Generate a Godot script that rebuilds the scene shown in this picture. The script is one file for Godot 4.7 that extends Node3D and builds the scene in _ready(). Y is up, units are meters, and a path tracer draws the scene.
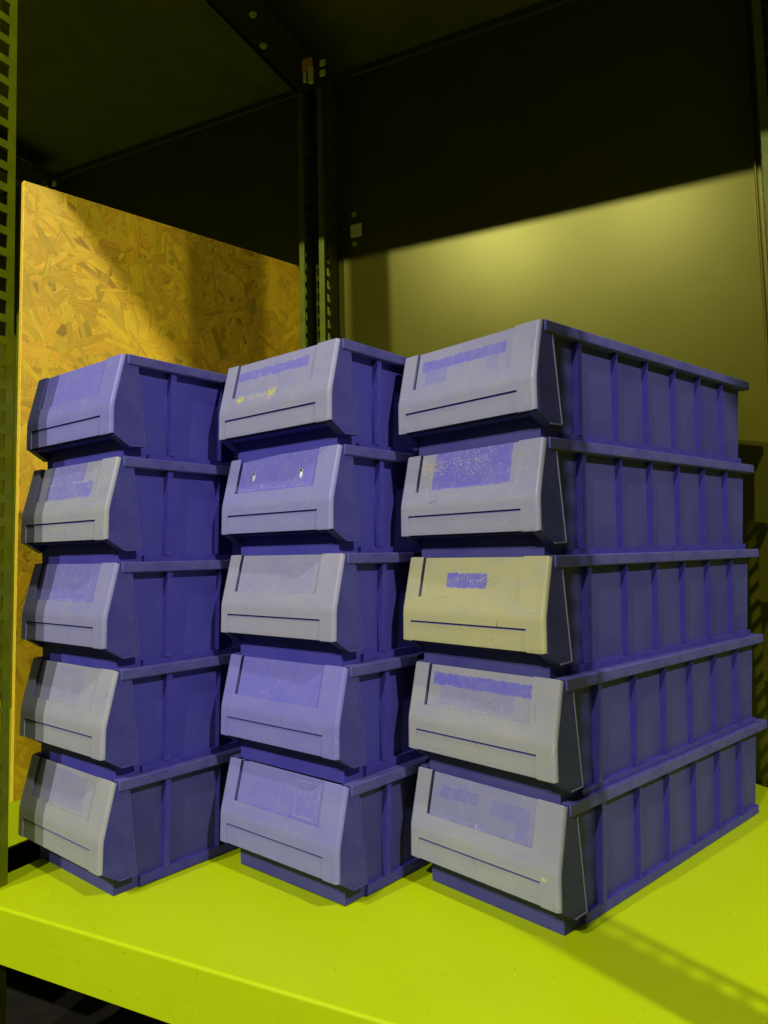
extends Node3D
# A storage rack bay with three stacks of blue plastic bins and an OSB board leaning at the back.
# Metres; x runs along the rack front, z points out of the rack into the aisle, y = 0 is close to the shelf deck.

const DECK := -0.0025
const BACK := -0.72
const FRONT := 0.047
const CEIL := 1.37
const LIP := 0.012
const BIN_H := 0.1224

var rng := RandomNumberGenerator.new()
var mats := {}


func _ready() -> void:
	rng.seed = 7
	# ---- camera
	var cam := Camera3D.new()
	cam.name = "camera"
	cam.projection = Camera3D.PROJECTION_FRUSTUM
	cam.near = 0.05
	cam.far = 60.0
	cam.size = 0.05 * 1024.0 / 739.7
	cam.frustum_offset = Vector2(23.48, -19.61) / 739.7 * 0.05
	cam.basis = Basis(Vector3.UP, 0.47017) * Basis(Vector3.RIGHT, 0.08178) * Basis(Vector3.BACK, -0.01915)
	cam.position = Vector3(0.758, 0.360, 0.591)
	add_child(cam)
	cam.current = true
	# ---- surroundings: an even dim glow added to lift the dark areas
	var we := WorldEnvironment.new()
	we.name = "surroundings"
	var env := Environment.new()
	env.background_mode = Environment.BG_COLOR
	env.background_color = Color(0.35, 0.35, 0.28)
	env.tonemap_mode = Environment.TONE_MAPPER_LINEAR
	env.tonemap_exposure = 1.0
	env.sdfgi_enabled = true
	env.ssao_enabled = true
	env.ssil_enabled = true
	we.environment = env
	add_child(we)
	# ---- materials and lamps
	make_materials()
	lamp(Vector3(-0.72, 2.776, 3.2), Vector3(0.3, 0.4, -0.4), 10.2, 0.035, "pendant lamp hanging over the aisle in front of the left stack")
	lamp(Vector3(0.30, 2.776, 3.2), Vector3(0.3, 0.4, -0.4), 7.2, 0.035, "dimmer pendant lamp hanging over the aisle in front of the middle stack")
	lamp(Vector3(2.73, 2.59, 1.07), Vector3(0.2, 0.4, -0.4), 7.8, 0.05, "pendant lamp hanging far right close to the rack front")
	# ---- the rack
	build_rack()
	build_board()
	build_below()
	# ---- bins
	build_bins()


# ------------------------------------------------------------------ naming helpers
func commit(st: SurfaceTool, called: String, m: Material, parent: Node) -> MeshInstance3D:
	return put(st.commit(), called, m, parent)


func put(mesh: Mesh, called: String, m: Material, parent: Node) -> MeshInstance3D:
	var o := MeshInstance3D.new()
	o.name = called
	o.mesh = mesh
	o.material_override = m
	parent.add_child(o, true)
	return o


func thing(called: String, label: String, category: String, at: Vector3, turn := 0.0, group := "") -> Node3D:
	var o := Node3D.new()
	o.name = called
	o.position = at
	o.rotation.y = turn
	add_child(o, true)
	tag(o, label, category, group)
	return o


func tag(o: Node, label: String, category: String, group := "") -> void:
	o.set_meta("label", label)
	o.set_meta("category", category)
	if group != "":
		o.set_meta("group", group)


# ------------------------------------------------------------------ mesh helpers
func begin() -> SurfaceTool:
	var st := SurfaceTool.new()
	st.begin(Mesh.PRIMITIVE_TRIANGLES)
	return st


func tri(st: SurfaceTool, p: Array, nn: Array, uv: Array, out: Vector3) -> void:
	var order := [0, 1, 2] if (p[1] - p[0]).cross(p[2] - p[0]).dot(out) < 0.0 else [0, 2, 1]
	for i in order:
		st.set_normal(nn[i])
		st.set_uv(uv[i])
		st.add_vertex(p[i])


func quad(st: SurfaceTool, a: Vector3, b: Vector3, c: Vector3, d: Vector3, out: Vector3) -> void:
	var nn := (b - a).cross(c - a)
	if nn.length_squared() < 1e-16:
		nn = (c - a).cross(d - a)
	nn = nn.normalized()
	if nn.dot(out) < 0.0:
		nn = -nn
	var z := Vector2.ZERO
	tri(st, [a, b, c], [nn, nn, nn], [z, z, z], nn)
	tri(st, [a, c, d], [nn, nn, nn], [z, z, z], nn)


func hexa(st: SurfaceTool, c: Array) -> void:
	# eight corners: bottom ring 0..3, top ring 4..7
	var mid := Vector3.ZERO
	for v in c:
		mid += v / 8.0
	for f in [[0, 1, 2, 3], [4, 5, 6, 7], [0, 1, 5, 4], [1, 2, 6, 5], [2, 3, 7, 6], [3, 0, 4, 7]]:
		quad(st, c[f[0]], c[f[1]], c[f[2]], c[f[3]], (c[f[0]] + c[f[2]]) / 2.0 - mid)


func box(st: SurfaceTool, lo: Vector3, hi: Vector3) -> void:
	hexa(st, [Vector3(lo.x, lo.y, lo.z), Vector3(hi.x, lo.y, lo.z), Vector3(hi.x, lo.y, hi.z), Vector3(lo.x, lo.y, hi.z),
		Vector3(lo.x, hi.y, lo.z), Vector3(hi.x, hi.y, lo.z), Vector3(hi.x, hi.y, hi.z), Vector3(lo.x, hi.y, hi.z)])


func cbox(st: SurfaceTool, lo: Vector3, hi: Vector3, c: float) -> void:
	# chamfered box
	var mid := (lo + hi) / 2.0
	var h := (hi - lo) / 2.0
	var corner := func(sx: float, sy: float, sz: float, ax: int) -> Vector3:
		var q := Vector3(h.x - c, h.y - c, h.z - c)
		q[ax] += c
		return mid + q * Vector3(sx, sy, sz)
	for ax in 3:
		for s in [-1.0, 1.0]:
			var p := []
			for e in [[-1.0, -1.0], [1.0, -1.0], [1.0, 1.0], [-1.0, 1.0]]:
				var g := Vector3.ZERO
				g[ax] = s
				g[(ax + 1) % 3] = e[0]
				g[(ax + 2) % 3] = e[1]
				p.append(corner.call(g.x, g.y, g.z, ax))
			var o := Vector3.ZERO
			o[ax] = s
			quad(st, p[0], p[1], p[2], p[3], o)
	for ax in 3:
		var a1 := (ax + 1) % 3
		var a2 := (ax + 2) % 3
		for s1 in [-1.0, 1.0]:
			for s2 in [-1.0, 1.0]:
				var p := []
				for e in [[-1.0, a1], [-1.0, a2], [1.0, a2], [1.0, a1]]:
					var g := Vector3.ZERO
					g[ax] = e[0]
					g[a1] = s1
					g[a2] = s2
					p.append(corner.call(g.x, g.y, g.z, e[1]))
				var o := Vector3.ZERO
				o[a1] = s1
				o[a2] = s2
				quad(st, p[0], p[1], p[2], p[3], o)
	for sx in [-1.0, 1.0]:
		for sy in [-1.0, 1.0]:
			for sz in [-1.0, 1.0]:
				var o := Vector3(sx, sy, sz)
				var nn := o.normalized()
				var z := Vector2.ZERO
				tri(st, [corner.call(sx, sy, sz, 0), corner.call(sx, sy, sz, 1), corner.call(sx, sy, sz, 2)], [nn, nn, nn], [z, z, z], nn)


func prism(st: SurfaceTool, poly: PackedVector2Array, x0: float, x1: float) -> void:
	# polygon of (z, y) pulled along x
	var ids := Geometry2D.triangulate_polygon(poly)
	var z := Vector2.ZERO
	for x in [x0, x1]:
		var nn := Vector3(signf(x - (x0 + x1) / 2.0), 0, 0)
		for k in range(0, ids.size(), 3):
			var p := []
			for e in 3:
				var q := poly[ids[k + e]]
				p.append(Vector3(x, q.y, q.x))
			tri(st, p, [nn, nn, nn], [z, z, z], nn)
	var cw := Geometry2D.is_polygon_clockwise(poly)
	for i in poly.size():
		var a := poly[i]
		var b := poly[(i + 1) % poly.size()]
		var o := Vector2(b.y - a.y, a.x - b.x)
		if cw:
			o = -o
		quad(st, Vector3(x0, a.y, a.x), Vector3(x1, a.y, a.x), Vector3(x1, b.y, b.x), Vector3(x0, b.y, b.x), Vector3(0, o.y, o.x))


func lathe(st: SurfaceTool, prof: Array, basis: Transform3D, n := 28) -> void:
	for i in prof.size() - 1:
		for k in n:
			var a0 := TAU * k / n
			var a1 := TAU * (k + 1) / n
			var p: Vector2 = prof[i]
			var q: Vector2 = prof[i + 1]
			var f := func(r: Vector2, a: float) -> Vector3: return basis * Vector3(cos(a) * r.x, r.y, sin(a) * r.x)
			var am := (a0 + a1) / 2.0
			var o := basis.basis * (Vector3(cos(am) * (q.y - p.y), -(q.x - p.x), sin(am) * (q.y - p.y)))
			quad(st, f.call(p, a0), f.call(p, a1), f.call(q, a1), f.call(q, a0), -o if p.y > q.y else o)


# ------------------------------------------------------------------ materials
func lin(r: float, g: float, b: float) -> Color:
	return Color(r, g, b).linear_to_srgb()


func noise(freq: float, s: int, oct := 3) -> FastNoiseLite:
	var n := FastNoiseLite.new()
	n.seed = s
	n.frequency = freq
	n.noise_type = FastNoiseLite.TYPE_SIMPLEX_SMOOTH
	n.fractal_octaves = oct
	return n


func noise_tex(freq: float, s: int, lo: Color, hi: Color, size := 256, oct := 4, a := 0.3, b := 0.7) -> NoiseTexture2D:
	var t := NoiseTexture2D.new()
	t.width = size
	t.height = size
	t.seamless = true
	t.noise = noise(freq, s, oct)
	var g := Gradient.new()
	g.set_color(0, lo)
	g.set_color(1, hi)
	g.set_offset(0, a)
	g.set_offset(1, b)
	t.color_ramp = g
	return t


func surface(col: Color, rough: float, spec := 0.5) -> StandardMaterial3D:
	var m := StandardMaterial3D.new()
	m.albedo_color = col
	m.roughness = rough
	m.metallic_specular = spec
	return m


func mottled(lo: Color, hi: Color, freq: float, scale: float, rough: float, s: int, relief := 0.0) -> StandardMaterial3D:
	var m := surface(Color.WHITE, rough)
	m.albedo_texture = noise_tex(freq, s, lo, hi)
	m.uv1_triplanar = true
	m.uv1_scale = Vector3.ONE * scale
	if relief > 0.0:
		m.heightmap_enabled = true
		m.heightmap_texture = noise_tex(0.06, s + 1, Color.BLACK, Color.WHITE)
		m.heightmap_scale = relief
	return m


func deck_texture() -> ImageTexture:
	# sprayed paint with rub marks, hair scratches and a little grit
	var n := 768
	var img := Image.create(n, n, false, Image.FORMAT_RGB8)
	var soft := noise(0.006, 61, 3)
	var speck := noise(0.35, 62, 2)
	for y in n:
		for x in n:
			var t := 1.0 + 0.035 * soft.get_noise_2d(x, y) + 0.02 * speck.get_noise_2d(x, y)
			img.set_pixel(x, y, Color(0.418 * t, 0.553 * t, 0.0032).linear_to_srgb())
	var r := RandomNumberGenerator.new()
	r.seed = 63
	for k in 55:
		var p := Vector2(r.randf() * n, r.randf() * n)
		var a := r.randfn(1.2, 0.7) if k % 3 else r.randf() * TAU
		var bend := r.randf_range(-0.012, 0.012)
		var pale := r.randf() < 0.6
		var w := r.randf_range(0.05, 0.15)
		for e in int(r.randf_range(8, 150)):
			p += Vector2.RIGHT.rotated(a)
			a += bend
			var q := Vector2i(posmod(int(p.x), n), posmod(int(p.y), n))
			img.set_pixelv(q, img.get_pixelv(q).lerp(Color(0.86, 0.92, 0.50) if pale else Color(0.42, 0.45, 0.10), w))
	for k in 260:
		var q := Vector2i(r.randi_range(1, n - 2), r.randi_range(1, n - 2))
		var c := Color(0.35, 0.35, 0.16) if k % 3 else Color(0.80, 0.82, 0.62)
		for e in r.randi_range(1, 3):
			var o := q + Vector2i(r.randi_range(-1, 1), r.randi_range(-1, 1))
			img.set_pixelv(o, img.get_pixelv(o).lerp(c, r.randf_range(0.25, 0.6)))
	return ImageTexture.create_from_image(img)


func make_materials() -> void:
	mats.deck = mottled(lin(0.415, 0.548, 0.003), lin(0.428, 0.563, 0.0032), 0.02, 2.0, 0.45, 11, 0.006)
	mats.deck.albedo_texture = deck_texture()
	mats.deck.uv1_scale = Vector3.ONE * 1.3
	mats.paint = mottled(lin(0.44, 0.53, 0.004), lin(0.49, 0.59, 0.005), 0.02, 3.0, 0.42, 12, 0.004)
	mats.post = mottled(lin(0.095, 0.118, 0.002), lin(0.115, 0.140, 0.0025), 0.03, 4.0, 0.32, 14, 0.004)
	mats.wall = mottled(lin(0.088, 0.088, 0.004), lin(0.095, 0.094, 0.005), 0.012, 1.6, 0.29, 15)
	mats.wall.metallic = 0.20
	mats.wall.metallic_specular = 0.20
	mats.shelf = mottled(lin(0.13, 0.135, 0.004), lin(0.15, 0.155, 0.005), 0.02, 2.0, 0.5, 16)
	for k in ["deck", "paint", "post", "shelf"]:
		mats[k].metallic_specular = 0.25
	mats.blue = mottled(lin(0.050, 0.044, 0.325), lin(0.060, 0.054, 0.34), 0.02, 6.0, 0.42, 21, 0.003)
	mats.dusty = mottled(lin(0.050, 0.050, 0.225), lin(0.062, 0.063, 0.235), 0.010, 3.0, 0.55, 22, 0.004)  # dust tone; shade on the bin sides is also put into this colour
	mats.clean = mottled(lin(0.050, 0.047, 0.33), lin(0.060, 0.057, 0.34), 0.010, 3.0, 0.5, 27, 0.004)
	mats.wing = mottled(lin(0.052, 0.051, 0.25), lin(0.064, 0.063, 0.265), 0.016, 6.0, 0.5, 23, 0.004)
	mats.rim = mottled(lin(0.066, 0.064, 0.26), lin(0.084, 0.083, 0.28), 0.02, 8.0, 0.45, 24, 0.004)
	mats.pale_bead = surface(lin(0.20, 0.195, 0.30), 0.4, 0.35)  # bead tone, paler than the gussets
	mats.inside = mottled(lin(0.07, 0.06, 0.30), lin(0.085, 0.075, 0.33), 0.02, 5.0, 0.5, 25)
	for k in ["blue", "dusty", "clean", "wing", "rim", "inside"]:
		mats[k].metallic_specular = 0.28
	mats.brace = surface(lin(0.035, 0.037, 0.002), 0.6, 0.2)
	mats.bright = surface(lin(0.75, 0.82, 0.12), 0.4)  # pale paint colour; on the corner brackets it stands in for caught light
	mats.steel = surface(lin(0.42, 0.42, 0.30), 0.35)
	mats.steel.metallic = 0.6
	mats.orange = surface(lin(0.80, 0.42, 0.03), 0.5)
	mats.black = mottled(lin(0.003, 0.0025, 0.0015), lin(0.006, 0.005, 0.003), 0.02, 4.0, 0.8, 31)
	mats.crate = mottled(lin(0.005, 0.004, 0.0015), lin(0.010, 0.007, 0.0025), 0.02, 4.0, 0.75, 32)
	mats.concrete = mottled(lin(0.02, 0.02, 0.017), lin(0.03, 0.03, 0.026), 0.02, 1.0, 0.9, 33)
	mats.housing = surface(lin(0.05, 0.05, 0.05), 0.5)
	mats.glow = surface(Color(1, 0.96, 0.86), 0.6)
	mats.glow.emission_enabled = true
	mats.glow.emission = Color(1, 0.96, 0.86)
	mats.glow.emission_energy_multiplier = 6.0


# ------------------------------------------------------------------ lamps
func lamp(at: Vector3, target: Vector3, energy: float, size: float, label: String) -> void:
	var t := thing("pendant_lamp", label, "lamp", at)
	var dir := (target - at).normalized()
	var y := -dir
	var x := y.cross(Vector3.BACK).normalized()
	var tf := Transform3D(Basis(x, y, x.cross(y)), Vector3.ZERO)
	var st := begin()
	lathe(st, [Vector2(size * 1.15, -0.004), Vector2(size * 1.5, 0.0), Vector2(size * 1.45, 0.05), Vector2(0.03, 0.10), Vector2(0.018, 0.14), Vector2(0.0001, 0.142)], tf)
	commit(st, "housing", mats.housing, t)
	st = begin()
	lathe(st, [Vector2(0.0001, -0.002), Vector2(size, -0.002), Vector2(size * 1.15, -0.004)], tf)
	commit(st, "lens", mats.glow, t)
	st = begin()
	box(st, Vector3(-0.004, 0.10, 0.05), Vector3(0.004, 1.6, 0.058))
	commit(st, "cable", mats.housing, t)
	var l := SpotLight3D.new()
	l.name = "lamp_light"
	l.light_color = Color(1, 0.972, 0.90)
	l.light_energy = energy
	l.light_size = size
	l.spot_angle = 50.0
	l.spot_angle_attenuation = 0.6
	l.spot_range = 12.0
	l.spot_attenuation = 2.0
	l.shadow_enabled = true
	l.basis = Basis(x, x.cross(dir) * -1.0, -dir).orthonormalized()
	l.position = dir * (size + 0.02)
	t.add_child(l, true)


# ------------------------------------------------------------------ rack
func slotted(st: SurfaceTool, o: Vector3, a: Vector3, t: Vector3, w: float, y0: float, y1: float, cols: Array, phase := 0.0) -> void:
	# a slotted steel strip: width w along a, thickness along t, slots in the given columns
	var slab := func(p0: float, p1: float, q0: float, q1: float) -> void:
		var c := []
		for q in [q0, q1]:
			for e in [[p0, 0.0], [p1, 0.0], [p1, 1.0], [p0, 1.0]]:
				c.append(o + a * e[0] + t * e[1] + Vector3(0, q, 0))
		hexa(st, c)
	var at := 0.0
	for c in cols:
		slab.call(at, c[0], y0, y1)
		var y := y0
		var next := y0 + 0.012 + phase
		while next < y1 - 0.02:
			slab.call(c[0], c[1], y, next)
			y = next + 0.0172
			next += 0.0268
		slab.call(c[0], c[1], y, y1)
		at = c[1]
	slab.call(at, w, y0, y1)


func post(label: String, x0: float, x1: float, z0: float, z1: float, open_front: bool, lean := 0.0, solid := false) -> Node3D:
	# a lipped, slotted channel upright; the web lies at the closed side
	var o := thing("rack_post", label, "rack post", Vector3((x0 + x1) / 2, -0.95, (z0 + z1) / 2), 0.0, "slotted uprights of the rack")
	o.rotation.z = lean
	var hw := (x1 - x0) / 2
	var hz := (z1 - z0) / 2
	var top := 2.7
	var k := 1.0 if open_front else -1.0   # the side the lips are on
	var th := 0.002
	for s in [-1.0, 1.0]:
		var st := begin()
		slotted(st, Vector3(s * hw, 0, hz * k), Vector3(0, 0, -k), Vector3(-s * th, 0, 0), hz * 2 - th, 0.0, top, [[0.010, 0.024]], 0.006)
		commit(st, "flange", mats.post, o)
		st = begin()
		box(st, Vector3(minf(s * (hw - th), s * (hw - LIP)), 0, minf(k * hz, k * (hz - th))), Vector3(maxf(s * (hw - th), s * (hw - LIP)), top, maxf(k * hz, k * (hz - th))))
		commit(st, "lip", mats.post, o)
	var st2 := begin()
	slotted(st2, Vector3(-hw, 0, -hz * k), Vector3(1, 0, 0), Vector3(0, 0, k * th), hw * 2, 0.0, top, [] if solid else [[0.010, 0.020], [hw * 2 - 0.020, hw * 2 - 0.010]])
	commit(st2, "web", mats.post, o)
	return o


func deck(label: String, x0: float, x1: float, y: float, m: Material, parts_mat: Material) -> void:
	var o := thing("shelf_deck", label, "shelf", Vector3((x0 + x1) / 2, y, (FRONT + BACK) / 2))
	var hw := (x1 - x0) / 2
	var zf := FRONT - (FRONT + BACK) / 2
	var zb := BACK + 0.0005 - (FRONT + BACK) / 2
	# folded sheet: flat top, rounded front fold, front band and a return flange below
	var st := begin()
	var prof := [Vector2(zb, 0.0)]
	for i in 7:
		var a := PI / 2 * i / 6.0
		prof.append(Vector2(zf - 0.003 + sin(a) * 0.003, -0.003 + cos(a) * 0.003))
	prof.append(Vector2(zf, -0.056))
	prof.append(Vector2(zf - 0.0015, -0.0575))
	prof.append(Vector2(zf - 0.022, -0.0575))
	for p in [Vector2(zf - 0.022, -0.0555), Vector2(zf - 0.004, -0.0555), Vector2(zf - 0.002, -0.0535), Vector2(zf - 0.002, -0.006), Vector2(zf - 0.0055, -0.002), Vector2(zb, -0.002)]:
		prof.append(p)
	for i in prof.size():
		var p: Vector2 = prof[i]
		var q: Vector2 = prof[(i + 1) % prof.size()]
		var side := Vector3(0, q.x - p.x, p.y - q.y)
		quad(st, Vector3(-hw, p.y, p.x), Vector3(hw, p.y, p.x), Vector3(hw, q.y, q.x), Vector3(-hw, q.y, q.x), side)
	commit(st, "deck_sheet", m, o)
	# stiffening folds at both ends
	for s in [-1.0, 1.0]:
		if x0 < -1.0 and s > 0.0:
			continue
		st = begin()
		var xa := minf(s * hw, s * (hw - 0.002))
		box(st, Vector3(xa, -0.05, zb), Vector3(xa + 0.002, -0.0025, zf - 0.024))
		commit(st, "side_fold", m, o)
	for i in (2 if y < 1.0 else 0):
		st = begin()
		var z := lerpf(zb, zf, 0.35 + 0.33 * i)
		box(st, Vector3(-hw + 0.003, -0.032, z - 0.02), Vector3(hw - 0.003, -0.0025, z + 0.02))
		commit(st, "stiffener", parts_mat, o)


func bolt(parent: Node, at: Vector3, r: float, m: Material) -> void:
	var st := begin()
	lathe(st, [Vector2(r * 1.5, 0.0), Vector2(r * 1.5, 0.001), Vector2(r, 0.0012), Vector2(r * 0.9, r * 0.8), Vector2(0.0001, r * 0.85)], Transform3D(Basis(Vector3.RIGHT, PI / 2), at), 10)
	commit(st, "bolt", m, parent)


func build_rack() -> void:
	deck("yellow green steel shelf deck carrying the three stacks of bins", -0.018, 0.852, DECK, mats.deck, mats.deck)
	deck("yellow green shelf deck of the next bay, left of the dark gap", -1.75, -0.086, DECK, mats.deck, mats.deck)
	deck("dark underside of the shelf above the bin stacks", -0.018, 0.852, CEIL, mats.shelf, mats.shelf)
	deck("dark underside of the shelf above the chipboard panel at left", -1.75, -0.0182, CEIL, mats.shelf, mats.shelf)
	deck("shelf deck of the next bay beyond the right picture edge", 0.858, 1.75, DECK, mats.deck, mats.deck)
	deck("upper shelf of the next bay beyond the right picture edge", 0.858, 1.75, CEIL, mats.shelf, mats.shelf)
	post("green slotted upright standing in the foreground at the left picture edge", -0.045, 0.019, 0.006, 0.0455, false, 0.012, true)
	post("slotted upright at the right front corner of the bay", 0.875, 0.950, 0.001, 0.043, false)
	post("dark slotted upright rising behind the middle stack against the back panel", -0.007, 0.051, -0.716, -0.66, true)
	post("slotted upright at the right rear corner, lit along its edge", 0.822, 0.884, -0.716, -0.66, true)
	post("far left rear upright, only its top showing above the chipboard panel", -0.852, -0.790, -0.716, -0.66, true)
	# back panels, one sheet per bay with folded edges
	for e in [[0.857, 1.75, "back panel of the next bay beyond the right picture edge"], [0.012, 0.853, "dark olive steel back panel behind the bin stacks with lamp glare"], [-1.75, 0.008, "dark olive back panel seen above the chipboard"]]:
		var o := thing("back_panel", e[2], "panel", Vector3((e[0] + e[1]) / 2, -0.95, BACK - 0.01))
		var hw: float = (e[1] - e[0]) / 2
		var st := begin()
		# thin sheet, slightly bowed between its folded edges
		var rows := 28
		for k in rows:
			var q := []
			for e2 in [k, k + 1]:
				var f := float(e2) / rows
				var zz := 0.010 - 0.003 * sin(PI * f)
				q.append([lerpf(-hw, hw, f), zz, Vector3(0.003 * PI / (2 * hw) * cos(PI * f), 0, 1).normalized()])
			for face in [0.0, -0.002]:
				var v := []
				for c in [[0, 0.0], [1, 0.0], [1, 2.3], [0, 2.3]]:
					v.append(Vector3(q[c[0]][0], c[1], q[c[0]][1] + face))
				var sg := 1.0 if face == 0.0 else -1.0
				var na: Vector3 = q[0][2] * sg
				var nb: Vector3 = q[1][2] * sg
				var uz := Vector2.ZERO
				tri(st, [v[0], v[1], v[2]], [na, nb, nb], [uz, uz, uz], na)
				tri(st, [v[0], v[2], v[3]], [na, nb, na], [uz, uz, uz], na)
			quad(st, Vector3(q[0][0], 2.3, q[0][1]), Vector3(q[1][0], 2.3, q[1][1]), Vector3(q[1][0], 2.3, q[1][1] - 0.002), Vector3(q[0][0], 2.3, q[0][1] - 0.002), Vector3.UP)
		commit(st, "sheet", mats.wall, o)
		st = begin()
		cbox(st, Vector3(-hw + 0.004, 2.302, -0.008), Vector3(hw - 0.004, 2.318, 0.014), 0.002)
		commit(st, "top_fold", mats.wall, o)
		if e[0] == 0.012:
			st = begin()
			cbox(st, Vector3(hw - 0.041, 0.0, 0.0105), Vector3(hw - 0.037, 2.29, 0.018), 0.001)
			commit(st, "seam", mats.wall, o)
	# side braces under the upper shelf, running front to back to the rear uprights
	for e in [[0.0, "dark side brace under the upper shelf, bolted to the rear upright"], [-0.80, "side brace end at the far left rear upright above the chipboard"]]:
		var o := thing("side_brace", e[1], "brace", Vector3(e[0], CEIL - 0.062, -0.33))
		var st := begin()
		cbox(st, Vector3(0.0, 0.0, -0.325), Vector3(0.004, 0.05, 0.32), 0.001)
		cbox(st, Vector3(0.0045, 0.0, -0.325), Vector3(0.080, 0.004, 0.32), 0.001)
		commit(st, "angle_bar", mats.brace, o)
		for i in 3:
			st = begin()
			var bz := -0.02 - 0.075 * i
			lathe(st, [Vector2(0.007, 0.0), Vector2(0.007, -0.0015), Vector2(0.004, -0.002), Vector2(0.004, -0.005), Vector2(0.0001, -0.0055)], Transform3D(Basis(), Vector3(0.018 + 0.030 * (i % 2), 0.0, bz)), 10)
			commit(st, "bolt", mats.paint, o)
	for e in [[0.070, 1.300, "small bright bracket at the top of the upright behind the middle stack"], [-0.735, 1.296, "small bracket at the far left upright above the chipboard panel"]]:
		var o := thing("corner_bracket", e[2], "bracket", Vector3(e[0], e[1], -0.57 if e[0] > 0.0 else -0.64))
		var st := begin()
		cbox(st, Vector3(-0.010, -0.018, -0.002), Vector3(0.012, 0.0075, 0.0015), 0.001)
		commit(st, "bracket_plate", mats.orange if e[0] > 0.0 else mats.post, o)
		st = begin()
		cbox(st, Vector3(0.004, -0.046, -0.002), Vector3(0.014, -0.012, 0.004), 0.001)
		cbox(st, Vector3(-0.007, -0.040, -0.002), Vector3(-0.001, -0.018, 0.004), 0.001)
		commit(st, "hook", mats.bright, o)
		for q in [Vector3(0.034, -0.012, -0.001), Vector3(0.034, -0.032, -0.001)]:
			st = begin()
			cbox(st, q - Vector3(0.006, 0.006, 0.002), q + Vector3(0.006, 0.006, 0.002), 0.001)
			commit(st, "hook_tip", mats.bright, o)
	var w := thing("wall_bracket", "small square steel clip on the back panel right of the dark upright", "bracket", Vector3(0.094, 1.018, BACK))
	var st3 := begin()
	cbox(st3, Vector3(-0.012, -0.014, 0.0005), Vector3(0.014, 0.014, 0.006), 0.0015)
	commit(st3, "clip_plate", mats.bright, w)
	for y in [0.036, -0.026]:
		bolt(w, Vector3(-0.004, y, 0.0008), 0.004, mats.paint)


func build_board() -> void:
	var a := Vector3(-0.234, DECK, -0.188)
	var b := Vector3(-0.038, DECK, -0.711)
	var len := Vector2(b.x - a.x, b.z - a.z).length()
	var mid := (a + b) / 2.0
	var o := thing("chipboard_panel", "yellow oriented strand board standing upright behind the left stack", "board", mid, 0.0)
	var along := (b - a).normalized()
	var out := Vector3(-along.z, 0, along.x)   # towards the bins
	if out.x < 0.0:
		out = -out
	o.basis = Basis(along, Vector3.UP, along.cross(Vector3.UP))
	var sgn := signf(o.basis.z.dot(out))
	var h := 0.970
	var th := 0.012
	var hl := len / 2.0
	var c := 0.0008
	# face sheet with UVs (front), plain back, and edges
	var img := osb_images()
	var face := surface(Color.WHITE, 0.55)
	face.albedo_texture = ImageTexture.create_from_image(img[0])
	face.roughness = 0.5
	face.heightmap_enabled = true
	face.heightmap_texture = ImageTexture.create_from_image(img[1])
	face.heightmap_scale = 0.05
	var st := begin()
	for s in [1.0, -1.0]:
		var z: float = 0.0 if s > 0 else -th
		var p := [Vector3(-hl + c, 0, z * sgn), Vector3(hl - c, 0, z * sgn), Vector3(hl - c, h - c, z * sgn), Vector3(-hl + c, h - c, z * sgn)]
		var uv := [Vector2(0, 1), Vector2(1, 1), Vector2(1, 0), Vector2(0, 0)]
		var nn := Vector3(0, 0, s * sgn)
		tri(st, [p[0], p[1], p[2]], [nn, nn, nn], [uv[0], uv[1], uv[2]], nn)
		tri(st, [p[0], p[2], p[3]], [nn, nn, nn], [uv[0], uv[2], uv[3]], nn)
	commit(st, "board_face", face, o)
	var edge := mottled(lin(0.62, 0.42, 0.02), lin(0.80, 0.58, 0.03), 0.05, 5.0, 0.7, 41, 0.02)
	edge.uv1_scale = Vector3(30, 5, 30)
	st = begin()
	var zf := 0.0
	var ring := [[-hl, 0.0], [hl, 0.0], [hl, h], [-hl, h]]
	for i in 4:
		var p: Array = ring[i]
		var q: Array = ring[(i + 1) % 4]
		var pi := Vector2(clampf(p[0], -hl + c, hl - c), clampf(p[1], 0, h - c))
		var qi := Vector2(clampf(q[0], -hl + c, hl - c), clampf(q[1], 0, h - c))
		var m := Vector3((p[0] + q[0]) / 2.0, (p[1] + q[1]) / 2.0 - h / 2.0, 0)
		quad(st, Vector3(p[0], p[1], -c * sgn), Vector3(q[0], q[1], -c * sgn), Vector3(q[0], q[1], (c - th) * sgn), Vector3(p[0], p[1], (c - th) * sgn), m)
		quad(st, Vector3(p[0], p[1], -c * sgn), Vector3(q[0], q[1], -c * sgn), Vector3(qi.x, qi.y, 0), Vector3(pi.x, pi.y, 0), m.normalized() + Vector3(0, 0, sgn))
		quad(st, Vector3(p[0], p[1], (c - th) * sgn), Vector3(q[0], q[1], (c - th) * sgn), Vector3(qi.x, qi.y, -th * sgn), Vector3(pi.x, pi.y, -th * sgn), m.normalized() - Vector3(0, 0, sgn))
	commit(st, "board_edge", edge, o)


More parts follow.
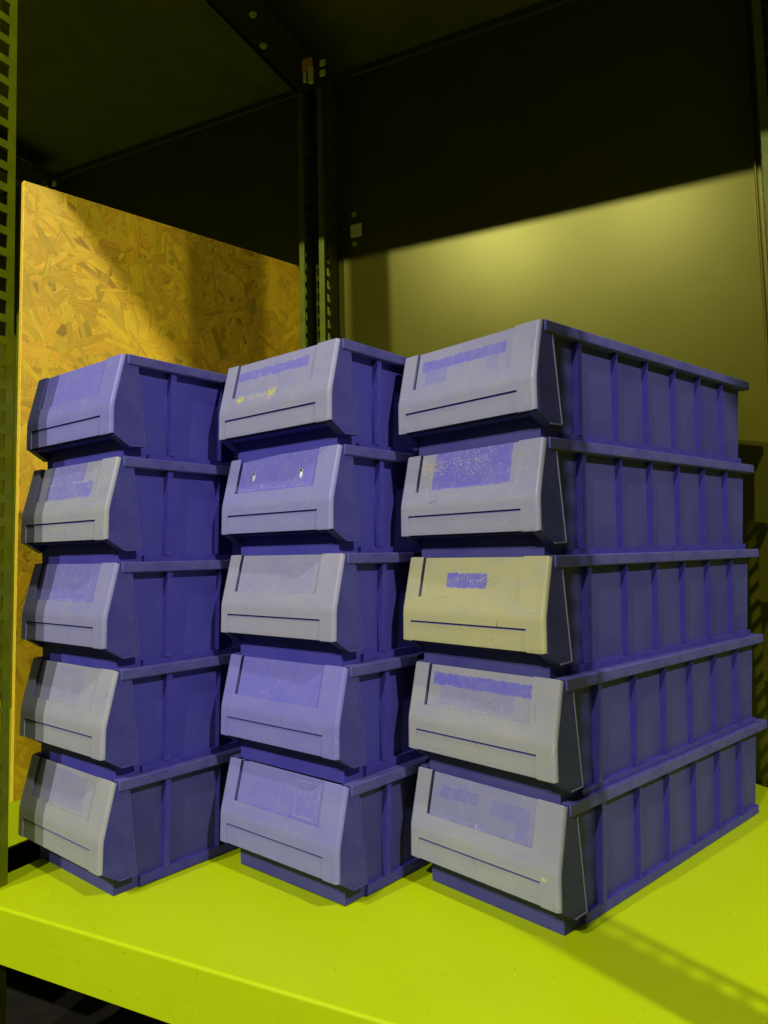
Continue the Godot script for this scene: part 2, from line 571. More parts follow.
func osb_images() -> Array:
	var w := 608
	var h := 1056
	var hei := PackedFloat32Array()
	hei.resize(w * h)
	var col := PackedByteArray()
	col.resize(w * h * 3)
	var r := RandomNumberGenerator.new()
	r.seed = 99
	var base := Color(0.55, 0.36, 0.008).linear_to_srgb()
	for i in w * h:
		col[i * 3] = int(base.r * 255)
		col[i * 3 + 1] = int(base.g * 255)
		col[i * 3 + 2] = int(base.b * 255)
	var grain := noise(0.02, 5, 2)
	var px := w / 0.555   # pixels per metre
	for k in 3000:
		var cx := r.randf_range(-30, w + 30)
		var cy := r.randf_range(-30, h + 30)
		# upper layers tend to lie lengthwise, with plenty of strays
		var ang := r.randfn(PI / 2 if r.randf() < 0.45 else 0.5, 0.75)
		var hl := r.randf_range(0.018, 0.052) * px
		var hw := r.randf_range(0.0035, 0.0115) * px
		if k > 2500:
			hl *= r.randf_range(0.5, 1.0)
			hw *= r.randf_range(0.35, 0.9)
		var tone := r.randf_range(0.80, 1.10)
		if r.randf() < 0.12:
			tone *= r.randf_range(0.6, 0.85)
		var warm := r.randf_range(0.88, 1.06)
		var lift := r.randf_range(0.15, 1.0)
		var tilt := r.randf_range(-0.35, 0.35)
		var ca := cos(ang)
		var sa := sin(ang)
		var skew := r.randf_range(-0.4, 0.4)
		var ex := absf(ca) * hl + absf(sa) * hw + 8
		var ey := absf(sa) * hl + absf(ca) * hw + 8
		for y in range(maxi(0, int(cy - ey)), mini(h, int(cy + ey))):
			for x in range(maxi(0, int(cx - ex)), mini(w, int(cx + ex))):
				var dx := x - cx
				var dy := y - cy
				var v := -dx * sa + dy * ca
				var u := dx * ca + dy * sa + v * skew
				if absf(v) > hw or absf(u) > hl:
					continue
				# ragged ends and sides
				var gn := grain.get_noise_2d(u * 1.2 + k * 37.0, v * 14.0)
				if absf(u) > hl - 5.0 * absf(gn) * 2.0:
					continue
				var edge := minf(1.0, minf((hw - absf(v)) / 1.8, (hl - absf(u)) / 3.0))
				var t := tone * (1.0 + 0.20 * gn) * (0.93 + 0.07 * edge)
				var i := y * w + x
				hei[i] = lift + tilt * v / hw * 0.5 + 0.10 * gn + 0.25 * edge
				var c := Color(0.72 * t, 0.475 * t * warm, 0.009 * t).linear_to_srgb()
				col[i * 3] = clampi(int(c.r * 255), 0, 255)
				col[i * 3 + 1] = clampi(int(c.g * 255), 0, 255)
				col[i * 3 + 2] = clampi(int(c.b * 255), 0, 255)
	var hb := PackedByteArray()
	hb.resize(w * h)
	for i in w * h:
		hb[i] = clampi(int(hei[i] / 1.6 * 255), 0, 255)
	return [Image.create_from_data(w, h, false, Image.FORMAT_RGB8, col), Image.create_from_data(w, h, false, Image.FORMAT_L8, hb)]


func build_below() -> void:
	var st := begin()
	box(st, Vector3(-8, -1.0, -6), Vector3(8, -0.95, 8))
	var f := commit(st, "hall_floor", mats.concrete, self)
	f.set_meta("kind", "structure")
	tag(f, "dark concrete floor of the hall under the rack", "floor")
	for e in [[Vector3(-0.02, -0.95, -0.30), 0.40, 0.70, 0.56, "dark brown carton added under the shelf front at left to keep it dark", 0.05], [Vector3(0.46, -0.95, -0.33), 0.50, 0.76, 0.58, "blackish carton added under the shelf right of the brown one", -0.04], [Vector3(-0.55, -0.95, -0.33), 0.50, 0.78, 0.58, "blackish carton added under the shelf of the left bay", 0.0]]:  # cartons added near black to keep the space under the shelf dark
		var o := thing("carton", e[4], "carton", e[0], e[5], "dark cartons added under the shelf")
		var hw: float = e[1] / 2
		st = begin()
		cbox(st, Vector3(-hw, 0, -e[3] / 2), Vector3(hw, e[2], e[3] / 2), 0.004)
		commit(st, "carton_body", mats.crate if e[0].x < 0.3 else mats.black, o)
		for s in [-1.0, 1.0]:
			st = begin()
			cbox(st, Vector3(minf(s * 0.003, s * (hw - 0.002)), e[2] + 0.001, -e[3] / 2 + 0.002), Vector3(maxf(s * 0.003, s * (hw - 0.002)), e[2] + 0.005, e[3] / 2 - 0.002), 0.001)
			commit(st, "flap", mats.crate, o)


# ------------------------------------------------------------------ bins
# local frame of a bin: x across the front, y up from its base, z forward; the top front edge lies at z = 0.24
const HW := 0.0951
const ZO := 0.24
const EDGE_R := 0.0042

func profile() -> Array:
	# [z, y, nz, ny, v] down the front panel; y measured from the rim, z from the top edge
	var pts := []
	var a := Vector2(0.0, 0.0)
	var b := Vector2(0.0149, -0.059)
	var c := Vector2(0.0157, -0.0925)
	var n1 := Vector2(-(b - a).y, (b - a).x).normalized()
	var n2 := Vector2(-(c - b).y, (c - b).x).normalized()
	var v := 0.0
	var rows := []
	var f := 0.0045
	# slant, with breaks at the foot of the label recess
	for t in [0.0, 0.012, 0.03, 0.25, 0.5, 0.735, 0.75, 0.80]:
		rows.append([a.lerp(b, t), n1])
	rows[0] = [a + (b - a) * 0.0 - n1 * 0.0012, (n1 + Vector2(0, 1.2)).normalized()]
	var p0: Vector2 = b - (b - a).normalized() * f
	var p2: Vector2 = b + (c - b).normalized() * f
	for i in 6:
		var t := i / 5.0
		rows.append([p0.lerp(b, t).lerp(b.lerp(p2, t), t), n1.lerp(n2, t).normalized()])
	for t in [0.322, 0.366, 0.65, 0.93, 0.97]:
		rows.append([b.lerp(c, t), n2])
	rows.append([c - n2 * 0.0012, (n2 + Vector2(0, -1.2)).normalized()])
	var last: Vector2 = rows[0][0]
	for r in rows:
		v += (r[0] as Vector2).distance_to(last)
		last = r[0]
		pts.append([r[0].x, r[0].y, r[1].x, r[1].y, v])
	for q in pts:
		q[4] /= v
	return pts


func front_mesh() -> ArrayMesh:
	var st := begin()
	var P := profile()
	var r := EDGE_R
	var S := []   # [x, d, nx, nd]
	for i in 6:
		var a := PI / 2 * (1.0 - i / 5.0)
		S.append([-HW + r - sin(a) * r, r - cos(a) * r, -sin(a), cos(a)])
	for f in [0.075, 0.1195, 0.1305, 0.3, 0.5, 0.7, 0.832, 0.838, 0.885, 0.89, 0.925]:
		S.append([-HW + f * 2 * HW, 0.0, 0.0, 1.0])
	for i in 6:
		var a := PI / 2 * (i / 5.0)
		S.append([HW - r + sin(a) * r, r - cos(a) * r, sin(a), cos(a)])
	var TH := 0.0100
	var depth := func(i: int, j: int) -> float:
		if i < 0 or j < 0 or i >= S.size() - 1 or j >= P.size() - 1:
			return TH
		var u: float = ((S[i][0] + S[i + 1][0]) / 2 + HW) / (2 * HW)
		var v: float = (P[j][4] + P[j + 1][4]) / 2
		var slant: float = v / 0.645
		if slant < 0.742:
			if u > 0.1195 and u < 0.1305:
				return 0.0096
			if u > 0.1305 and u < 0.835:
				return 0.0022
		var low: float = (v - 0.645) / 0.355
		if low > 0.322 and u > 0.075 and u < 0.888:
			return 0.0040 if low < 0.366 else 0.0011
		return 0.0
	var at := func(i: int, j: int, off: float) -> Vector3:
		var s: Array = S[i]
		var p: Array = P[j]
		var dd: float = s[1] + off
		return Vector3(s[0], BIN_H + p[1] - p[3] * dd, ZO + p[0] - p[2] * dd)
	var nor := func(i: int, j: int) -> Vector3:
		return Vector3(S[i][2], P[j][3] * S[i][3], P[j][2] * S[i][3]).normalized()
	var uv := func(i: int, j: int) -> Vector2:
		return Vector2((S[i][0] + HW) / (2 * HW), P[j][4])
	for i in S.size() - 1:
		for j in P.size() - 1:
			var o: float = depth.call(i, j)
			var q := [at.call(i, j, o), at.call(i + 1, j, o), at.call(i + 1, j + 1, o), at.call(i, j + 1, o)]
			var nn := [nor.call(i, j), nor.call(i + 1, j), nor.call(i + 1, j + 1), nor.call(i, j + 1)]
			var t := [uv.call(i, j), uv.call(i + 1, j), uv.call(i + 1, j + 1), uv.call(i, j + 1)]
			var out: Vector3 = nn[0] + nn[2]
			tri(st, [q[0], q[1], q[2]], [nn[0], nn[1], nn[2]], [t[0], t[1], t[2]], out)
			tri(st, [q[0], q[2], q[3]], [nn[0], nn[2], nn[3]], [t[0], t[2], t[3]], out)
			# step walls to the right and below, caps at the borders
			for e in [[i + 1, j, 0], [i, j + 1, 1], [i, j - 1, 2]]:
				var o2: float = depth.call(e[0], e[1])
				if e[2] == 2 and j > 0:
					continue
				if absf(o2 - o) < 1e-6 or (e[2] == 0 and i == S.size() - 2):
					continue
				var k0 := [i + 1, j] if e[2] == 0 else ([i, j + 1] if e[2] == 1 else [i, j])
				var k1 := [i + 1, j + 1] if e[2] == 0 else ([i + 1, j + 1] if e[2] == 1 else [i + 1, j])
				var w0: Vector3 = at.call(k0[0], k0[1], o)
				var w1: Vector3 = at.call(k1[0], k1[1], o)
				var w2: Vector3 = at.call(k1[0], k1[1], o2)
				var w3: Vector3 = at.call(k0[0], k0[1], o2)
				var wn := (w1 - w0).cross(w3 - w0).normalized()
				var c1: Vector3 = (at.call(i, j, o) + at.call(i + 1, j + 1, o)) / 2.0
				var toward := c1 - (w0 + w1) / 2.0
				if (o2 < o) != (wn.dot(toward) > 0.0):
					wn = -wn
				var ta: Vector2 = uv.call(k0[0], k0[1])
				var tb: Vector2 = uv.call(k1[0], k1[1])
				tri(st, [w0, w1, w2], [wn, wn, wn], [ta, tb, tb], wn)
				tri(st, [w0, w2, w3], [wn, wn, wn], [ta, tb, ta], wn)
	# back face of the panel
	for j in P.size() - 1:
		var a0: Vector3 = at.call(5, j, TH)
		var a1: Vector3 = at.call(S.size() - 6, j, TH)
		var b0: Vector3 = at.call(5, j + 1, TH)
		var b1: Vector3 = at.call(S.size() - 6, j + 1, TH)
		quad(st, a0, a1, b1, b0, Vector3(0, 0, -1))
	return st.commit()


func wing_mesh(s: float) -> ArrayMesh:
	var st := begin()
	var P := profile()
	var front := []
	for j in P.size():
		front.append(Vector2(ZO + P[j][0] - P[j][2] * EDGE_R, BIN_H + P[j][1] - P[j][3] * EDGE_R))
	front[front.size() - 1] = Vector2(front[front.size() - 2].x - 0.0008, BIN_H - 0.0928)
	front[0] = Vector2(front[1].x - 0.0008, BIN_H - 0.0006)
	var rear := func(y: float) -> Vector2:
		return Vector2(ZO + lerpf(-0.0180, -0.0293, clampf((BIN_H - y) / 0.104, 0.0, 1.0)), y)
	var last: Vector2 = front[front.size() - 1]
	var kk := Vector2(ZO - 0.0085, BIN_H - 0.1047)
	var hh := Vector2(ZO - 0.0293, BIN_H - 0.1040)
	for x in [s * 0.0836, s * HW]:
		var out := Vector3(signf(absf(x) - 0.09) * s, 0, 0)
		for j in front.size() - 1:
			var f0: Vector2 = front[j]
			var f1: Vector2 = front[j + 1]
			var r0: Vector2 = rear.call(f0.y)
			var r1: Vector2 = rear.call(f1.y)
			quad(st, Vector3(x, f0.y, f0.x), Vector3(x, f1.y, f1.x), Vector3(x, r1.y, r1.x), Vector3(x, r0.y, r0.x), out)
		var rl: Vector2 = rear.call(last.y)
		quad(st, Vector3(x, last.y, last.x), Vector3(x, kk.y, kk.x), Vector3(x, hh.y, hh.x), Vector3(x, rl.y, rl.x), out)
	for e in [[last, kk, Vector3(0, -1, 0.3)], [kk, hh, Vector3.DOWN], [hh, rear.call(front[0].y), Vector3(0, 0, -1)], [rear.call(front[0].y), front[0], Vector3.UP]]:
		quad(st, Vector3(s * 0.0836, e[0].y, e[0].x), Vector3(s * HW, e[0].y, e[0].x), Vector3(s * HW, e[1].y, e[1].x), Vector3(s * 0.0836, e[1].y, e[1].x), e[2])
	return st.commit()


func bead_mesh(s: float) -> ArrayMesh:
	var st := begin()
	# fine raised bead along the rear and lower edge
	var pts := [Vector2(-0.0188, -0.0135), Vector2(-0.0286, -0.1034), Vector2(-0.0092, -0.1040)]
	for i in 2:
		var a: Vector2 = pts[i] + Vector2(ZO, BIN_H)
		var b: Vector2 = pts[i + 1] + Vector2(ZO, BIN_H)
		var t := (b - a).normalized()
		var n := Vector2(-t.y, t.x) * 0.00065
		var c := []
		for x in [s * (HW - 0.0004), s * (HW + 0.0008)]:
			for q in [a + n, b + n, b - n, a - n]:
				c.append(Vector3(x, q.y, q.x))
		hexa(st, c)
	return st.commit()


func body_mesh() -> ArrayMesh:
	var st := begin()
	var zb0 := ZO - 0.475
	var zb1 := ZO - 0.487
	var zf := ZO - 0.0078
	var y1 := BIN_H - 0.006
	var hb := 0.0835
	var ht := 0.0865
	var t := 0.003
	var yf := BIN_H - 0.0945
	var hf := lerpf(hb, ht, yf / y1)
	# outside: floor, sides, back, front (front only up to the lip)
	quad(st, Vector3(-hb, 0, zb0), Vector3(hb, 0, zb0), Vector3(hb, 0, zf), Vector3(-hb, 0, zf), Vector3.DOWN)
	for s in [-1.0, 1.0]:
		quad(st, Vector3(s * hb, 0, zb0), Vector3(s * hb, 0, zf), Vector3(s * hf, yf, zf), Vector3(s * ht, y1, zb1), Vector3(s, 0, 0))
		quad(st, Vector3(s * hf, yf, zf), Vector3(s * ht, y1, zf), Vector3(s * ht, y1, zb1), Vector3(s * hf, yf, zf), Vector3(s, 0, 0))
		quad(st, Vector3(s * (hb - t), t, zb0 + t), Vector3(s * (hb - t), t, zf - t), Vector3(s * (ht - t), y1, zf), Vector3(s * (ht - t), y1, zb1 + t), Vector3(-s, 0, 0))
		quad(st, Vector3(s * ht, y1, zf), Vector3(s * ht, y1, zb1), Vector3(s * (ht - t), y1, zb1), Vector3(s * (ht - t), y1, zf), Vector3.UP)
	quad(st, Vector3(-hb, 0, zb0), Vector3(hb, 0, zb0), Vector3(ht, y1, zb1), Vector3(-ht, y1, zb1), Vector3(0, 0, -1))
	quad(st, Vector3(-hb + t, t, zb0 + t), Vector3(hb - t, t, zb0 + t), Vector3(ht - t, y1, zb1 + t), Vector3(-ht + t, y1, zb1 + t), Vector3(0, 0, 1))
	quad(st, Vector3(-ht, y1, zb1), Vector3(ht, y1, zb1), Vector3(ht - t, y1, zb1 + t), Vector3(-ht + t, y1, zb1 + t), Vector3.UP)
	quad(st, Vector3(-hb + t, t, zb0 + t), Vector3(hb - t, t, zb0 + t), Vector3(hb - t, t, zf - t), Vector3(-hb + t, t, zf - t), Vector3.UP)
	quad(st, Vector3(-hb, 0, zf), Vector3(hb, 0, zf), Vector3(hf, yf, zf), Vector3(-hf, yf, zf), Vector3(0, 0, 1))
	quad(st, Vector3(-hb + t, t, zf - t), Vector3(hb - t, t, zf - t), Vector3(hf - t, yf, zf - t), Vector3(-hf + t, yf, zf - t), Vector3(0, 0, -1))
	# underside of the projecting lip
	box(st, Vector3(-0.0835, yf, zf - t), Vector3(0.0835, yf + 0.002, ZO + 0.0095))
	return st.commit()


func rim_mesh() -> ArrayMesh:
	var st := begin()
	for s in [-1.0, 1.0]:
		cbox(st, Vector3(minf(s * 0.0842, s * 0.0967), BIN_H - 0.012, ZO - 0.4998), Vector3(maxf(s * 0.0842, s * 0.0967), BIN_H, ZO - 0.0060), 0.0013)
	cbox(st, Vector3(-0.0840, BIN_H - 0.0118, ZO - 0.4996), Vector3(0.0840, BIN_H - 0.0002, ZO - 0.4845), 0.0013)
	return st.commit()


func rib_mesh(s: float, w: float) -> ArrayMesh:
	var st := begin()
	var y0 := 0.0125
	var y1 := BIN_H - 0.0122
	var c := []
	for q in [[y0, 0.0834, 0.0903], [y1, 0.0858, 0.0938]]:
		for e in [[q[1], -w], [q[2] - 0.0006, -w], [q[2], 0.0], [q[1], 0.0]]:
			c.append(Vector3(s * e[0], q[0], e[1]))
	c[2].z -= 0.0006
	c[6].z -= 0.0006
	hexa(st, c)
	return st.commit()


func band_mesh(s: float) -> ArrayMesh:
	var st := begin()
	var a := PackedVector2Array()
	var z0 := ZO - 0.474
	var z1 := ZO - 0.038
	var c := []
	for q in [[0.0012, 0.0832, 0.0878], [0.0120, 0.0834, 0.0890]]:
		for e in [[q[1], z0], [q[2], z0], [q[2], z1], [q[1], z1]]:
			c.append(Vector3(s * e[0], q[0], e[1]))
	hexa(st, c)
	return st.commit()


# dust: colour of the grime, how much outside and inside the label recess, patches [u0, v0, u1, v1, amount]
func front_image(spec: Dictionary, index: int) -> Image:
	var w := 352
	var h := 176
	var img := Image.create(w, h, false, Image.FORMAT_RGB8)
	var cloud := noise(0.011, 100 + index, 4)
	var fine := noise(0.11, 200 + index, 3)
	var streak := noise(0.02, 300 + index, 3)
	var blue := Vector3(0.122, 0.116, 0.52)
	var dust: Vector3 = spec.dust * Vector3(0.83, 0.86, 1.10)
	var r := RandomNumberGenerator.new()
	r.seed = 500 + index
	for y in h:
		for x in w:
			var u := (x + 0.5) / w
			var v := (y + 0.5) / h
			var a: float = spec.amt
			var inside := u > 0.118 and u < 0.835 and v < 0.478
			if inside:
				a = spec.inner
			var slot_shade := 1.0
			var wob := fine.get_noise_2d(x * 1.4, y * 1.4) * 0.006 + cloud.get_noise_2d(x * 3.0 + 50.0, y * 3.0) * 0.003
			var fringe := 0.0
			for p in spec.rects:
				if u + wob > p[0] and u + wob < p[2] and v + wob * 2 > p[1] and v + wob * 2 < p[3]:
					a = p[4]
					if p[4] < 0.4:
						var edge := minf(minf(u + wob - p[0], p[2] - u - wob), 0.5 * minf(v + wob * 2 - p[1] + (1.0 if p[1] < 0.01 else 0.0), p[3] - v - wob * 2))
						fringe = clampf(1.0 - absf(edge) / 0.006, 0.0, 1.0) * clampf(0.5 + 2.5 * cloud.get_noise_2d(x * 2.0, y * 2.0 + 300.0), 0.0, 1.0)
						a += 0.16 * clampf(fine.get_noise_2d(x * 0.45 + 77.0, y * 0.45) * 2.2, 0.0, 1.0)
			var k := cloud.get_noise_2d(x, y * 1.6)
			a += k * 0.12 + fine.get_noise_2d(x, y) * 0.07 + streak.get_noise_2d(x * 0.3, y * 4.0) * 0.05
			if (u > 0.1185 and u < 0.1315 and v < 0.478) or (v > 0.756 and v < 0.776 and u > 0.075 and u < 0.886):
				a = 0.05
				slot_shade = 0.40 if v < 0.5 else 0.75  # shade inside the label slot and lower groove put into the colour
			# grime gathers at the foot of the recess and on the lower band
			if v > 0.62:
				a += 0.06
			var grime := 0.0
			if inside:
				grime = clampf(1.0 - (0.478 - v) / 0.03, 0.0, 1.0) * 0.22 + clampf(1.0 - (0.835 - u) / 0.012, 0.0, 1.0) * 0.15
			if v > 0.93:
				grime += (v - 0.93) * 3.5 * (0.6 + k)
			grime *= 0.6 + fine.get_noise_2d(x * 0.5, y * 0.5)
			a = clampf(a, 0.04, 1.0)
			var c := blue.lerp(dust, a) * (1.0 - clampf(grime, 0.0, 0.5)) * slot_shade * (1.0 + 0.05 * fine.get_noise_2d(x * 2.0 + 900.0, y * 2.0))
			c = c.lerp(Vector3(0.42, 0.42, 0.44), fringe * 0.55)
			img.set_pixel(x, y, Color(c.x, c.y, c.z).linear_to_srgb())
	# pale mould line and scratches
	var ux := int((0.40 + 0.01 * index * (index % 2)) * w)
	for y in range(4, int(h * 0.47)):
		if r.randf() < 0.8:
			img.set_pixel(ux, y, img.get_pixel(ux, y).lerp(Color(0.86, 0.86, 0.9), 0.22))
	for k in 10:
		var p := Vector2(r.randf() * w, r.randf() * h)
		var d := Vector2.RIGHT.rotated(r.randf() * TAU) * 0.7
		for e in int(r.randf_range(6, 40)):
			p += d
			if p.x > 1 and p.y > 1 and p.x < w - 1 and p.y < h - 1:
				img.set_pixelv(p, img.get_pixelv(p).lerp(Color(0.85, 0.85, 0.82) if k % 3 else Color(0.16, 0.15, 0.24), 0.22))
	# specks of paint, glue and paper: [u0, v0, u1, v1, count, colour, biggest size]
	for s in spec.get("specks", []):
		for k in int(s[4]):
			var cx := int(r.randf_range(s[0], s[2]) * w)
			var cy := int(clampf(r.randfn((s[1] + s[3]) / 2, (s[3] - s[1]) / 4), 0.0, 0.97) * h)
			var n: int = r.randi_range(1, s[6])
			for e in n:
				var qx := clampi(cx + r.randi_range(-n / 2, n / 2), 0, w - 1)
				var qy := clampi(cy + r.randi_range(-n / 2, n / 2), 0, h - 1)
				img.set_pixel(qx, qy, img.get_pixel(qx, qy).lerp(s[5], 0.8))
	return img


func build_bins() -> void:
	var where := [
		[0.5980, 0.5895, -0.3830, -0.3807, 0.0113], [0.5970, 0.4718, -0.3860, -0.3824, 0.0071], [0.5970, 0.3547, -0.3840, -0.3783, 0.0020], [0.5990, 0.2373, -0.3830, -0.3636, -0.0001], [0.5970, 0.1198, -0.3870, -0.3639, -0.0020],
		[0.3540, 0.5925, -0.3520, -0.2548, -0.0004], [0.3550, 0.4762, -0.3570, -0.2702, -0.0055], [0.3520, 0.3586, -0.3570, -0.2544, -0.0081], [0.3510, 0.2395, -0.3560, -0.2446, -0.0075], [0.3550, 0.1203, -0.3500, -0.2527, -0.0065],
		[0.1140, 0.5903, -0.2690, -0.2126, 0.0080], [0.1130, 0.4723, -0.2640, -0.2142, 0.0018], [0.1150, 0.3547, -0.2660, -0.2332, -0.0008], [0.1140, 0.2376, -0.2670, -0.2346, -0.0026], [0.1150, 0.1208, -0.2670, -0.2460, -0.0030]]
	var gray := Vector3(0.335, 0.335, 0.315)
	var lilac := Vector3(0.30, 0.295, 0.38)
	var olive := Vector3(0.365, 0.37, 0.295)
	var white := Color(0.9, 0.9, 0.86)
	var yellow := Color(0.86, 0.80, 0.10)
	var specs := [
		{"dust": gray, "amt": 0.80, "inner": 0.78, "rects": [[0.165, 0.135, 0.79, 0.275, 0.22], [0.20, 0.275, 0.37, 0.44, 0.52], [0.66, 0.28, 0.74, 0.44, 0.6]], "specks": [[0.1, 0.1, 0.9, 0.9, 14, white, 1]],
			"label": "blue bin, topmost of right stack, pale stripe where its label was"},
		{"dust": gray, "amt": 0.84, "inner": 0.82, "rects": [[0.235, 0.0, 0.80, 0.46, 0.12], [0.13, 0.0, 0.235, 0.40, 0.9]], "specks": [[0.12, -0.05, 0.66, 0.36, 420, Color(0.82, 0.78, 0.62), 3], [0.13, 0.05, 0.30, 0.30, 160, Color(0.72, 0.64, 0.40), 4], [0.25, 0.0, 0.85, 0.5, 40, white, 3], [0.80, 0.05, 0.97, 0.35, 25, Color(0.8, 0.78, 0.5), 2], [0.24, 0.58, 0.30, 0.63, 20, Color(0.25, 0.24, 0.18), 2]],
			"label": "blue bin with crumbly glue specks on front, second from top of right stack"},
		{"dust": Vector3(0.46, 0.445, 0.185), "amt": 0.95, "inner": 0.97, "rects": [[0.315, 0.19, 0.605, 0.36, 0.10]], "specks": [[0.33, 0.22, 0.60, 0.33, 60, Color(0.82, 0.80, 0.66), 3], [0.1, 0.0, 0.9, 0.9, 20, Color(0.9, 0.86, 0.45), 1], [0.70, 0.70, 0.72, 0.78, 12, Color(0.25, 0.22, 0.08), 2]],
			"label": "blue bin with yellow stained front and small scratched blue patch, right stack"},
		{"dust": Vector3(0.36, 0.36, 0.29), "amt": 0.90, "inner": 0.84, "rects": [[0.155, 0.095, 0.83, 0.235, 0.08], [0.22, 0.235, 0.73, 0.44, 0.66]], "specks": [[0.1, 0.1, 0.9, 0.9, 12, white, 2]],
			"label": "blue bin with one clean blue stripe across greyed front, right stack"},
		{"dust": Vector3(0.35, 0.355, 0.31), "amt": 0.86, "inner": 0.60, "rects": [[0.19, 0.12, 0.46, 0.27, 0.38], [0.55, 0.14, 0.80, 0.30, 0.45], [0.72, 0.14, 0.80, 0.44, 0.42]], "specks": [[0.90, 0.70, 0.93, 0.74, 16, Color(0.9, 0.88, 0.5), 3], [0.46, 0.42, 0.48, 0.47, 8, white, 2], [0.1, 0.1, 0.9, 0.9, 12, white, 1]],
			"label": "dusty blue bin at the bottom of the right stack"},
		{"dust": Vector3(0.325, 0.325, 0.325), "amt": 0.80, "inner": 0.74, "rects": [[0.125, 0.125, 0.77, 0.255, 0.22], [0.22, 0.46, 0.52, 0.56, 0.95]], "specks": [[0.175, 0.47, 0.235, 0.58, 110, yellow, 3], [0.465, 0.44, 0.535, 0.58, 150, yellow, 3], [0.26, 0.48, 0.45, 0.56, 60, Color(0.72, 0.72, 0.68), 4], [0.3, 0.05, 0.8, 0.45, 20, white, 1]],
			"label": "blue bin with torn yellow paper bits on front, topmost of middle stack"},
		{"dust": lilac, "amt": 0.70, "inner": 0.24, "rects": [[0.118, 0.0, 0.80, 0.44, 0.20]], "specks": [[0.1, 0.1, 0.9, 0.9, 12, white, 1], [0.35, 0.38, 0.38, 0.43, 6, white, 2]],
			"label": "blue bin with two drilled holes in its front, middle stack"},
		{"dust": Vector3(0.34, 0.335, 0.335), "amt": 0.93, "inner": 0.84, "rects": [[0.22, 0.10, 0.78, 0.42, 0.78]], "specks": [[0.1, 0.1, 0.9, 0.9, 8, white, 1], [0.52, 0.30, 0.54, 0.33, 5, Color(0.15, 0.15, 0.2), 2]],
			"label": "plain grey fronted bin halfway up the middle stack"},
		{"dust": lilac, "amt": 0.38, "inner": 0.22, "rects": [], "specks": [[0.3, 0.3, 0.5, 0.5, 6, white, 2]],
			"label": "violet blue bin without marks, second from bottom of middle stack"},
		{"dust": Vector3(0.31, 0.31, 0.35), "amt": 0.52, "inner": 0.34, "rects": [[0.62, 0.06, 0.80, 0.44, 0.30]], "specks": [[0.1, 0.1, 0.9, 0.9, 8, white, 1]],
			"label": "dusty violet bin at the bottom of the middle stack"},
		{"dust": lilac, "amt": 0.42, "inner": 0.28, "rects": [], "specks": [[0.1, 0.1, 0.9, 0.9, 6, white, 1]],
			"label": "clean violet blue bin, topmost of the left stack"},
		{"dust": olive, "amt": 0.82, "inner": 0.75, "rects": [[0.24, 0.0, 0.66, 0.26, 0.30], [0.24, 0.26, 0.78, 0.46, 0.28]], "specks": [[0.1, 0.1, 0.9, 0.9, 8, white, 1]],
			"label": "blue bin with jagged clean patch on greyed front, second in left stack"},
		{"dust": Vector3(0.32, 0.32, 0.345), "amt": 0.68, "inner": 0.36, "rects": [[0.20, 0.0, 0.74, 0.46, 0.28]], "specks": [[0.1, 0.1, 0.9, 0.9, 8, white, 1]],
			"label": "blue bin with square lilac label field, middle of left stack"},
		{"dust": Vector3(0.36, 0.37, 0.33), "amt": 0.94, "inner": 0.86, "rects": [[0.22, 0.04, 0.66, 0.44, 0.76]], "specks": [[0.1, 0.1, 0.9, 0.9, 8, white, 1]],
			"label": "grey dusted bin, second from bottom of the left stack"},
		{"dust": olive, "amt": 0.96, "inner": 0.90, "rects": [[0.20, 0.06, 0.72, 0.44, 0.66]], "specks": [[0.1, 0.1, 0.9, 0.9, 8, white, 1]],
			"label": "greyest dusty bin at the bottom of the left stack beside the upright"}]
	# the first bin with its parts
	var proto := Node3D.new()
	proto.name = "storage_bin"
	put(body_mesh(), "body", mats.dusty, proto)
	put(front_mesh(), "front_panel", mats.blue, proto)
	put(rim_mesh(), "rim", mats.rim, proto)
	for s in [-1.0, 1.0]:
		put(wing_mesh(s), "side_gusset", mats.wing, proto)
		put(bead_mesh(s), "edge_bead", mats.pale_bead, proto)
		put(band_mesh(s), "base_band", mats.blue, proto)
		var rm := rib_mesh(s, 0.0032)
		var rw := rib_mesh(s, 0.0085)
		var zs := [-0.066, -0.143, -0.211, -0.279, -0.347, -0.415]
		for k in zs.size():
			var rb := put(rw if k == 0 else rm, "rib", mats.blue, proto)
			rb.position.z = ZO + zs[k]
		for k in 3:
			var st := begin()
			var y := 0.03 + 0.035 * k
			cbox(st, Vector3(s * 0.076 - 0.006, y - 0.002, ZO - 0.4845), Vector3(s * 0.076 + 0.006, y + 0.002, ZO - 0.472), 0.0008)
			commit(st, "rear_tab", mats.blue, proto)
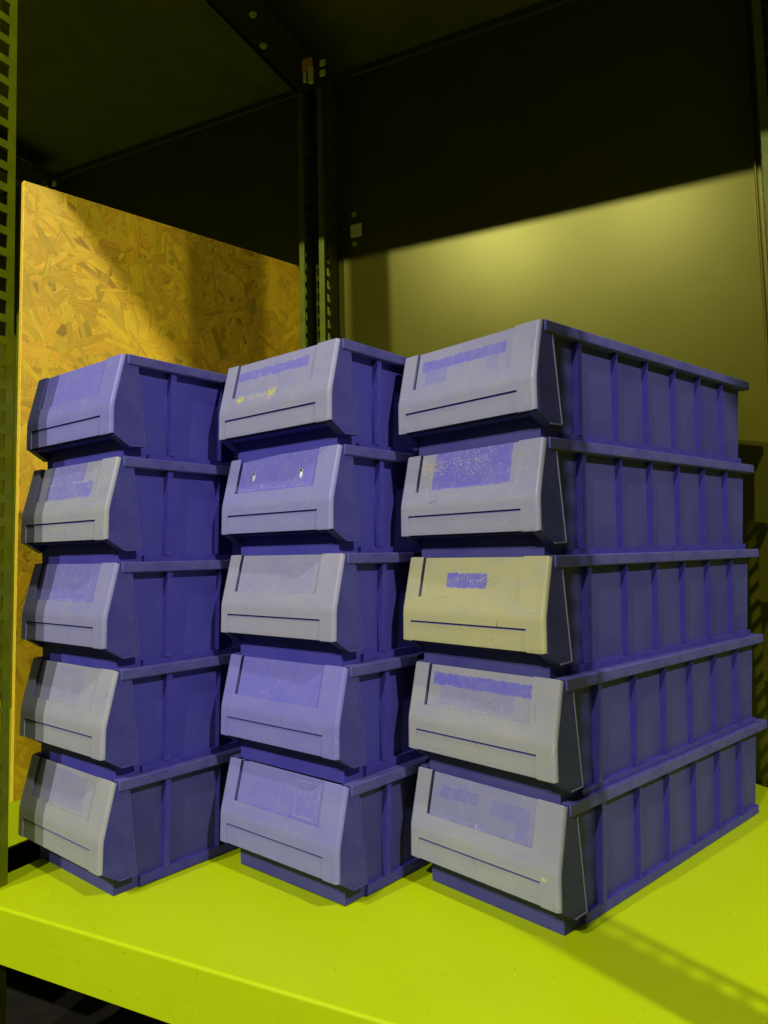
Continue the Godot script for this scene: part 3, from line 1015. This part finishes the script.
	for i in 15:
		var b: Node3D = proto if i == 0 else proto.duplicate()
		if i > 0:
			b.name = "storage_bin_%03d" % i
		add_child(b, true)
		var q: Array = where[i]
		var up := Basis(Vector3.UP, q[3]) * Basis(Vector3.RIGHT, q[4])
		b.basis = up
		var y0: float = q[1] - BIN_H if i % 5 != 4 else DECK
		b.position = Vector3(q[0], y0, q[2])
		var fm := surface(Color.WHITE, 0.42, 0.35)
		fm.albedo_texture = ImageTexture.create_from_image(front_image(specs[i], i))
		fm.heightmap_enabled = true
		fm.heightmap_texture = fm.albedo_texture
		fm.heightmap_scale = 0.012
		(b.get_node("front_panel") as MeshInstance3D).material_override = fm
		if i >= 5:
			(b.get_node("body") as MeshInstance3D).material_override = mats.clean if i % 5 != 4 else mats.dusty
		if i >= 5:
			for e in b.get_children():
				if str(e.name).begins_with("edge_bead"):
					(e as MeshInstance3D).material_override = mats.rim
		tag(b, specs[i].label, "storage bin", "blue storage bins stacked on the shelf")
	# two drilled holes with torn burrs
	var holed := get_node("storage_bin_006")
	var P := profile()
	for e in [[0.270, 0.235], [0.705, 0.265]]:
		var sl: float = e[1] / 0.645
		var n := Vector3(0, P[3][3], P[3][2])
		var c := Vector3(-HW + e[0] * 2 * HW, BIN_H - 0.059 * sl, ZO + 0.0149 * sl) - n * 0.0019
		var tf := Transform3D(Basis(Vector3.RIGHT, n, Vector3.RIGHT.cross(n)), c)
		var st := begin()
		lathe(st, [Vector2(0.0001, 0.0002), Vector2(0.0017, 0.0002)], tf, 12)
		commit(st, "drilled_hole", mats.black, holed)
		st = begin()
		lathe(st, [Vector2(0.0017, 0.0), Vector2(0.0020, 0.0007), Vector2(0.0025, 0.0)], tf, 12)
		var tf2 := tf.translated_local(Vector3(0.0003, 0.0, 0.0048))
		tf2.basis.z *= 1.9
		lathe(st, [Vector2(0.0024, 0.0), Vector2(0.0016, 0.0008), Vector2(0.0001, 0.0012)], tf2, 10)
		commit(st, "burr", surface(lin(0.62, 0.62, 0.66), 0.35), holed)
